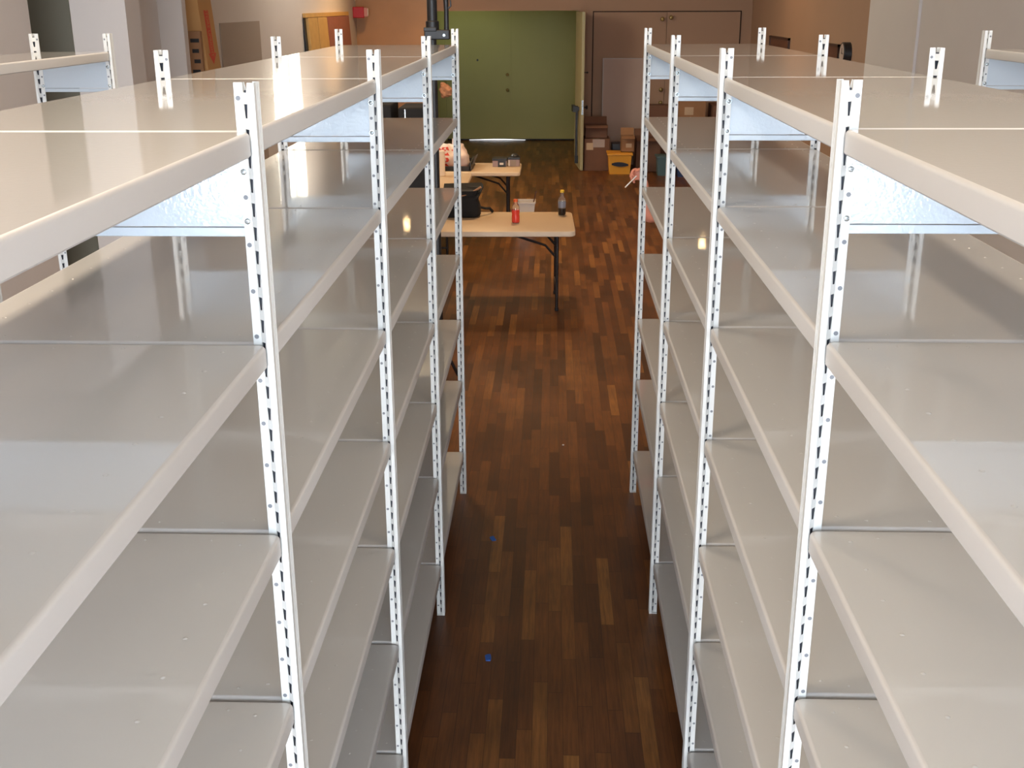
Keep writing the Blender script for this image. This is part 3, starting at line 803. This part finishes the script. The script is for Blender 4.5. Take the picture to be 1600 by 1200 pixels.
# ------------------------------------------------------------------ crank stand behind the left row
t = thing('lifting_stand', 'tall black crank lifting stand behind the end of the left shelving row', 'stand', (-0.775, 7.6, 0))
bm = bmesh.new(); tube(bm, [(0, 0, 0.02), (0, 0, 2.36)], 0.024, 16); obj('lower_pole', bm, BLACK, t, 40)
bm = bmesh.new(); tube(bm, [(0.0, 0, 2.40), (0.0, 0, 3.3)], 0.033, 20); obj('mast', bm, BLACK, t, 40)
bm = bmesh.new(); lathe(bm, [(0.036, 2.36), (0.043, 2.365), (0.043, 2.435), (0.036, 2.44)], 20); obj('collar', bm, BLACK, t, 40)
bm = bmesh.new(); box(bm, -0.05, 0.112, -0.045, 0.045, 2.325, 2.385, bev=0.006); box(bm, -0.052, 0.03, -0.05, 0.05, 2.375, 2.40, bev=0.004); obj('bracket', bm, BLACK, t)
bm = bmesh.new(); tube(bm, [(0.078, -0.045, 2.352), (0.078, -0.052, 2.352)], 0.009, 12); tube(bm, [(0.078, -0.052, 2.352), (0.078, -0.056, 2.352)], 0.004, 8)
o = obj('bolt', bm, ZINC, t); o['label'] = 'bright steel bolt head'
bm = bmesh.new(); tube(bm, [(0.090, 0, 2.37), (0.092, 0, 2.50), (0.088, 0, 2.62), (0.088, 0, 3.3)], [0.017, 0.015, 0.019, 0.019], 14); obj('side_pole', bm, BLACK, t, 40)
bm = bmesh.new(); tube(bm, [(0.095, 0, 2.60), (0.118, -0.01, 2.585), (0.122, -0.01, 2.53), (0.104, -0.01, 2.515)], 0.006, 8); obj('hook', bm, BLACK, t, 40)
bm = bmesh.new()
for a in (0.6, 2.7, 4.8): tube(bm, [(0, 0, 0.30), (0.14*math.cos(a), 0.14*math.sin(a), 0.015)], 0.012, 8)
lathe(bm, [(0.03, 0.27), (0.035, 0.28), (0.035, 0.33), (0.03, 0.34)], 14); obj('base', bm, BLACK, t)
# crumpled brown bundle hooked on the pole
bm = bmesh.new(); bmesh.ops.create_icosphere(bm, subdivisions=4, radius=1.0)
for v in bm.verts:
    k = 1 + 0.35 * noise.noise(v.co * 1.8 + Vector((7, 2, 1))) + 0.16 * noise.noise(v.co * 5 + Vector((0, 4, 0)))
    v.co = Vector((v.co.x * 0.042 * k, v.co.y * 0.04 * k, v.co.z * 0.045 * k + 0.10 * -v.co.x * 0.1))
o = obj('brown_bundle', bm, mat('brown_paper', (0.40, 0.17, 0.075), 0.8, var=0.35, vscale=40), None, 50, (-0.700, 7.6, 2.005)); tag(o, 'crumpled brown bundle sticking out beside the black pole', 'bundle')
# black gear standing behind the left row
t = thing('black_flight_case', 'tall black case standing behind the end of the left shelving row', 'case', (-0.955, 8.2, 0))
pbox('case_body', (-0.115, 0.115, -0.2, 0.2, 0, 1.86), MATBLK, t, 0.01)
bm = bmesh.new(); box(bm, -0.07, -0.064, -0.204, -0.2, 0.2, 1.85); obj('edge_strip', bm, ZINC, t)
t = thing('black_side_case', 'black case left of the tall case behind the left row', 'case', (-1.235, 8.2, 0))
pbox('case_body', (-0.115, 0.115, -0.2, 0.2, 0, 1.88), MATBLK, t, 0.01)
pbox('handle', (-0.05, 0.05, -0.22, -0.2, 1.2, 1.23), BLACK, t)

# ------------------------------------------------------------------ left wall: carton, board, panel, alarm
t = thing('long_carton', 'tall golden cardboard carton with a red arrow, leaning behind the left pilaster', 'box', (-2.893, 10.04, 0), (0, math.radians(-4.5), 0))
bm = bmesh.new(); box(bm, -0.07, 0.07, 0.0, 0.40, 0, 2.95, bev=0.004); obj('box_body', bm, CARDL, t)
pm = mat('arrow_red', (0.60, 0.07, 0.04), 0.7)
bm = bmesh.new()
def poly(bm, pts, x=0.0712):
    vs = [bm.verts.new((x, y, z)) for y, z in pts]; bm.faces.new(vs)
poly(bm, [(0.13, 2.50), (0.26, 2.50), (0.26, 2.14), (0.31, 2.14), (0.195, 2.045), (0.08, 2.14), (0.13, 2.14)])
obj('arrow_print', bm, pm, t)
cu = bpy.data.curves.new('lettering', 'FONT'); cu.body = 'STORE UPRIGHT'; cu.size = 0.075; cu.align_x = 'CENTER'; cu.align_y = 'CENTER'
to = bpy.data.objects.new('lettering', cu)
C.objects.link(to)
bpy.context.view_layer.update()
dg = bpy.context.evaluated_depsgraph_get()
me = bpy.data.meshes.new_from_object(to.evaluated_get(dg))
bpy.data.objects.remove(to)
xs = [v.co.x for v in me.vertices]; wd = max(xs) - min(xs)
for v in me.vertices:
    u, w = v.co.x * 0.40 / wd, v.co.y * 1.3
    v.co = Vector((0.0720, 0.195 + w, 2.31 - u))
me.materials.clear(); me.materials.append(CARDL)
lo = bpy.data.objects.new('lettering', me); C.objects.link(lo); lo.parent = t
t = thing('printed_carton', 'dark cardboard carton with black print squeezed beside the golden carton', 'box', (-3.10, 9.94, 0))
bm = bmesh.new(); box(bm, -0.085, 0.105, 0.0, 0.05, 0, 2.33, bev=0.003); obj('box_body', bm, CARD, t)
for i in range(8):
    z = 2.27 - i * 0.085
    pbox('print', (0.015 + 0.01 * (i % 3), 0.09 - 0.008 * (i % 2), -0.002, 0.001, z - 0.032, z), BLACK, t)

# wall panel
bm = bmesh.new(); box(bm, XL + 0.001, XL + 0.012, 11.25, 12.78, 0.6, 2.375)
o = obj('wall_board', bm, TAUPE, None); tag(o, 'plain taupe board fixed flat on the left wall beside the golden carton', 'board')
# leaning lumber
t = thing('wooden_pallet', 'wooden panel of two yellow planks and a red-brown sheet leaning on the left wall', 'wooden panel', (XL + 0.17, 15.05, 0), (0, math.radians(-3.2), 0))
for y0, y1 in ((0.10, 0.66), (0.72, 1.36)): pbox('plank', (-0.02, 0.02, y0, y1, 0.0, 2.38), PINE, t, 0.003)
pbox('sheet', (-0.02, 0.018, 1.39, 3.15, 0.0, 2.38), REDW, t, 0.003)
pbox('top_rail', (-0.03, 0.012, 0.0, 3.20, 2.385, 2.44), PINE, t, 0.003)
pbox('back_sheet', (-0.035, -0.021, 0.0, 3.2, 0.0, 2.38), BLACK, t)
# fire alarm
t = thing('fire_alarm', 'red fire alarm with a white strobe by the far left corner', 'fire alarm', (-3.09, 18.95, 2.42))
pbox('housing', (-0.11, 0.07, -0.06, 0.02, -0.085, 0.085), RED, t, 0.01)
pbox('strobe', (0.07, 0.125, -0.055, 0.015, -0.065, 0.07), mat('strobe_pink', (0.55, 0.25, 0.22), 0.3), t, 0.006)
pbox('lens', (0.126, 0.134, -0.05, 0.01, -0.055, 0.06), WHITE, t, 0.002)

# ------------------------------------------------------------------ right wall
t = thing('wall_clock', 'round black rimmed clock with a pale face on the right wall', 'clock', (XR, 12.80, 2.02))
bm = bmesh.new()
seg = 32
rings = []
for r, x in ((0.118, 0.0), (0.118, -0.075), (0.108, -0.085), (0.096, -0.075), (0.096, -0.045)):
    rings.append([bm.verts.new((x, r*math.cos(2*PI*k/seg), r*math.sin(2*PI*k/seg))) for k in range(seg)])
for a, b in zip(rings, rings[1:]):
    for k in range(seg): bm.faces.new((a[k], a[(k+1)%seg], b[(k+1)%seg], b[k]))
obj('rim', bm, BLACK, t, 40)
bm = bmesh.new(); bm.faces.new([bm.verts.new((-0.080, 0.105*math.cos(2*PI*k/seg), 0.105*math.sin(2*PI*k/seg))) for k in range(seg)]); obj('clock_face', bm, mat('clock_face', (0.42, 0.32, 0.27), 0.5), t)
bm = bmesh.new(); box(bm, -0.084, -0.081, -0.004, 0.004, 0, 0.06); box(bm, -0.084, -0.081, -0.045, 0, -0.004, 0.004); obj('hands', bm, BLACK, t)
for lb, y0, y1, z0, z1 in (('dark wooden notice board on the right wall, farther one beyond the posts', 16.0, 17.4, 1.55, 2.09), ('small dark framed picture on the right wall beside the clock', 13.20, 13.75, 1.70, 2.10)):
    t = thing('picture_frame', lb, 'picture', (XR, (y0 + y1)/2, (z0 + z1)/2), group=None)
    w, h = (y1 - y0)/2, (z1 - z0)/2
    pbox('picture', (-0.018, -0.002, -w + 0.02, w - 0.02, -h + 0.02, h - 0.02), DARKW, t)
    bm = bmesh.new(); box(bm, -0.03, -0.001, -w, w, h - 0.03, h); box(bm, -0.03, -0.001, -w, w, -h, -h + 0.03); box(bm, -0.03, -0.001, -w, -w + 0.03, -h, h); box(bm, -0.03, -0.001, w - 0.03, w, -h, h)
    obj('frame', bm, mat('frame_dark', (0.05, 0.02, 0.012), 0.5), t)

# ------------------------------------------------------------------ tape scraps on the floor
for lb, x, y, rz in (('scrap of blue tape on the floor, farther of the two', -0.281, 5.105, 0.4), ('scrap of blue tape on the floor, nearer of the two', -0.245, 4.019, 0.1)):
    bm = bmesh.new()
    pts = [(-0.011, -0.024), (0.008, -0.026), (0.013, -0.004), (0.011, 0.02), (-0.004, 0.026), (-0.013, 0.012)]
    a = [bm.verts.new((px, py, 0.0006)) for px, py in pts]; b = [bm.verts.new((px*0.95, py*0.95, 0.0026 + 0.004 * (i % 2))) for i, (px, py) in enumerate(pts)]
    bm.faces.new(a); bm.faces.new(b)
    for k in range(6): bm.faces.new((a[k], a[(k+1)%6], b[(k+1)%6], b[k]))
    o = obj('tape_scrap', bm, TAPE, None, None, (x, y, 0)); o.rotation_euler[2] = rz; tag(o, lb, 'tape')
bm = bmesh.new(); bmesh.ops.create_icosphere(bm, subdivisions=1, radius=0.008)
for v in bm.verts: v.co.z = max(v.co.z, -0.005) * 0.7 + 0.0035
o = obj('paper_crumb', bm, WHITE, None, None, (0.082, 6.377, 0)); tag(o, 'tiny white crumb of paper on the aisle floor', 'scrap')

# ------------------------------------------------------------------ person behind the right row
def skin_obj(name, chains, m, parent, sub=2, root=0):
    """chains: list of lists of (co, radius); shared joints are merged by position"""
    verts, edges, rad, idx = [], [], [], {}
    for ch in chains:
        prev = None
        for co, r in ch:
            key = tuple(round(c, 4) for c in co)
            if key not in idx: idx[key] = len(verts); verts.append(co); rad.append(r)
            i = idx[key]
            if prev is not None and prev != i: edges.append((prev, i))
            prev = i
    me = bpy.data.meshes.new(name); me.from_pydata(verts, edges, [])
    o = bpy.data.objects.new(name, me); C.objects.link(o)
    md = o.modifiers.new('skin', 'SKIN'); md.use_smooth_shade = True
    for i, s in enumerate(me.skin_vertices[0].data):
        r = rad[i]; s.radius = (r, r) if not isinstance(r, tuple) else r
        s.use_root = (i == root)
    ms = o.modifiers.new('sub', 'SUBSURF'); ms.levels = sub; ms.render_levels = sub
    me.materials.append(m)
    if parent: o.parent = parent
    return o
per = thing('person', 'person mostly hidden behind the right row, one hand out holding a thin white stick', 'person', (0, 0, 0))
PX, PY = 1.34, 7.86          # pelvis
pel = (PX, PY, 0.94); ch = (PX - 0.03, PY - 0.02, 1.30); nk = (PX - 0.04, PY - 0.03, 1.46)
shL = (PX - 0.20, PY - 0.07, 1.38); shR = (PX + 0.15, PY + 0.02, 1.38)
elL = (0.640, 7.46, 1.180); wrL = (0.606, 7.425, 1.425)
elR = (1.52, 7.92, 1.10); wrR = (1.50, 7.80, 0.86)
body = skin_obj('body', [
    [(pel, 0.095), ((PX - 0.01, PY, 1.10), 0.095), (ch, 0.10), (nk, 0.055), ((PX - 0.05, PY - 0.04, 1.53), 0.052)],
    [(ch, 0.10), (shL, 0.055), (((shL[0]+elL[0])/2, (shL[1]+elL[1])/2, (shL[2]+elL[2])/2), 0.046), (elL, 0.040), (((elL[0]+wrL[0])/2, (elL[1]+wrL[1])/2, (elL[2]+wrL[2])/2), 0.037), (wrL, 0.026), ((0.600, 7.420, 1.455), 0.026)],
    [(ch, 0.10), (shR, 0.055), ((1.51, 7.91, 1.24), 0.046), (elR, 0.038), ((1.51, 7.86, 0.98), 0.034), (wrR, 0.025), ((1.50, 7.79, 0.83), 0.026)],
    [(pel, 0.095), ((PX - 0.10, PY, 0.86), 0.068), ((PX - 0.11, PY - 0.03, 0.48), 0.05), ((PX - 0.11, PY + 0.01, 0.10), 0.038), ((PX - 0.12, PY - 0.14, 0.035), 0.030)],
    [(pel, 0.095), ((PX + 0.10, PY, 0.86), 0.068), ((PX + 0.11, PY - 0.02, 0.48), 0.05), ((PX + 0.11, PY + 0.03, 0.10), 0.038), ((PX + 0.12, PY - 0.12, 0.035), 0.030)],
], SKIN, per)
# head
bm = bmesh.new(); bmesh.ops.create_uvsphere(bm, u_segments=24, v_segments=16, radius=1.0)
for v in bm.verts:
    x, y, z = v.co
    k = 1 - 0.22 * max(0, -z) ** 1.5
    fx, fy, fz = x * 0.076 * k, y * 0.096 * (1 - 0.15 * max(0, -z)), z * 0.116
    if y < -0.85 and abs(x) < 0.3 and -0.35 < z < 0.1: fy -= 0.018 * (1 - abs(x) / 0.3)
    if y < -0.8 and 0.15 < abs(x) < 0.5 and 0.0 < z < 0.25: fy += 0.008
    v.co = Vector((fx, fy, fz))
head = obj('head', bm, SKIN, per, 80, (PX - 0.055, PY - 0.06, 1.635)); head.rotation_euler = (0.15, 0, -0.9)
bm = bmesh.new()
for s in (-1, 1):
    tube(bm, [(s*0.072, 0.0, -0.005), (s*0.084, 0.006, -0.005)], [0.022, 0.026], 10)
obj('ears', bm, SKIN, head, 50)
bm = bmesh.new()
for s in (-1, 1):
    bmesh.ops.create_uvsphere(bm, u_segments=10, v_segments=8, radius=0.011, matrix=Matrix.Translation((s*0.029, -0.083, 0.014)))
obj('eyes', bm, mat('eye', (0.10, 0.06, 0.04), 0.2), head, 60)
bm = bmesh.new(); tube(bm, [(-0.022, -0.087, -0.052), (0, -0.094, -0.053), (0.022, -0.087, -0.052)], [0.003, 0.006, 0.003], 8); obj('mouth', bm, mat('lips', (0.45, 0.13, 0.10), 0.5), head, 50)
bm = bmesh.new(); bmesh.ops.create_uvsphere(bm, u_segments=24, v_segments=14, radius=1.0)
for v in list(bm.verts):
    if v.co.z < -0.25 or (v.co.y < -0.55 and v.co.z < 0.55): bm.verts.remove(v)
for v in bm.verts: v.co = Vector((v.co.x * 0.082, v.co.y * 0.103 + 0.003, v.co.z * 0.122 + 0.003))
obj('hair', bm, HAIR, head, 80)
# clothes
skin_obj('shirt', [
    [((PX, PY, 0.86), 0.15), ((PX, PY, 0.98), 0.15), ((PX - 0.01, PY, 1.10), 0.14), (ch, 0.142), ((PX - 0.035, PY - 0.025, 1.42), 0.075)],
    [(ch, 0.142), (shL, 0.066), (((shL[0]+elL[0])/2 + 0.03, (shL[1]+elL[1])/2 + 0.02, (shL[2]+elL[2])/2 + 0.01), 0.066)],
    [(ch, 0.142), (shR, 0.066), ((1.51, 7.91, 1.24), 0.058)]], SHIRT, per)
skin_obj('trousers', [
    [((PX, PY, 1.04), 0.12), ((PX, PY, 0.90), 0.145), ((PX - 0.10, PY, 0.82), 0.095), ((PX - 0.11, PY - 0.03, 0.48), 0.068), ((PX - 0.11, PY + 0.01, 0.10), 0.055)],
    [((PX, PY, 0.90), 0.142), ((PX + 0.10, PY, 0.82), 0.095), ((PX + 0.11, PY - 0.02, 0.48), 0.068), ((PX + 0.11, PY + 0.03, 0.10), 0.055)]], JEANS, per)
for s, y in ((-0.115, -0.06), (0.115, -0.04)):
    bm = bmesh.new(); box(bm, -0.045, 0.045, -0.14, 0.12, 0.0, 0.075, bev=0.025); obj('shoe', bm, BLACK, per, 60, (PX + s, PY + y, 0.001))
# hands: palm plus separate fingers
def hand(palm_c, wrist, fingers, thumb, m=SKIN):
    chains = [[(wrist, 0.026), (palm_c, 0.030)]]
    for f in fingers: chains.append([(palm_c, 0.030)] + [(p, r) for p, r in zip(f, (0.0125, 0.0105, 0.0095, 0.008))])
    chains.append([(palm_c, 0.030)] + [(p, r) for p, r in zip(thumb, (0.014, 0.011, 0.009))])
    return skin_obj('hand', chains, m, per, root=1)
cx, cy, cz = 0.572, 7.410, 1.490
hand((cx, cy, cz), (0.600, 7.420, 1.455),
     [[(cx - 0.026, cy - 0.006, cz + 0.030), (cx - 0.046, cy - 0.022, cz + 0.026), (cx - 0.056, cy - 0.036, cz + 0.008), (cx - 0.046, cy - 0.042, cz - 0.008)],
      [(cx - 0.030, cy - 0.006, cz + 0.012), (cx - 0.056, cy - 0.024, cz + 0.006), (cx - 0.062, cy - 0.038, cz - 0.012), (cx - 0.048, cy - 0.044, cz - 0.024)],
      [(cx - 0.028, cy - 0.006, cz - 0.008), (cx - 0.052, cy - 0.022, cz - 0.014), (cx - 0.056, cy - 0.036, cz - 0.030), (cx - 0.042, cy - 0.042, cz - 0.040)],
      [(cx - 0.018, cy - 0.006, cz - 0.026), (cx - 0.040, cy - 0.018, cz - 0.034), (cx - 0.042, cy - 0.032, cz - 0.046), (cx - 0.032, cy - 0.036, cz - 0.054)]],
     [(cx + 0.012, cy - 0.014, cz + 0.030), (cx - 0.010, cy - 0.040, cz + 0.034), (cx - 0.034, cy - 0.054, cz + 0.022)])
# heel of the hand and thumb base show right of the post
hx, hy, hz = 1.50, 7.78, 0.775
hand((hx, hy, hz), (1.50, 7.79, 0.83),
     [[(hx + o, hy - 0.008, hz - 0.04), (hx + o, hy - 0.016, hz - 0.07), (hx + o, hy - 0.03, hz - 0.09), (hx + o, hy - 0.045, hz - 0.10)] for o in (-0.030, -0.010, 0.010, 0.028)],
     [(hx - 0.03, hy - 0.02, hz - 0.005), (hx - 0.04, hy - 0.035, hz - 0.03), (hx - 0.035, hy - 0.045, hz - 0.055)])
bm = bmesh.new(); tube(bm, [(0.476, 7.352, 1.412), (0.548, 7.362, 1.485)], 0.0042, 8)
o = obj('white_stick', bm, WHITE, None); tag(o, 'thin white stick held in the hand at the end of the right row', 'stick')
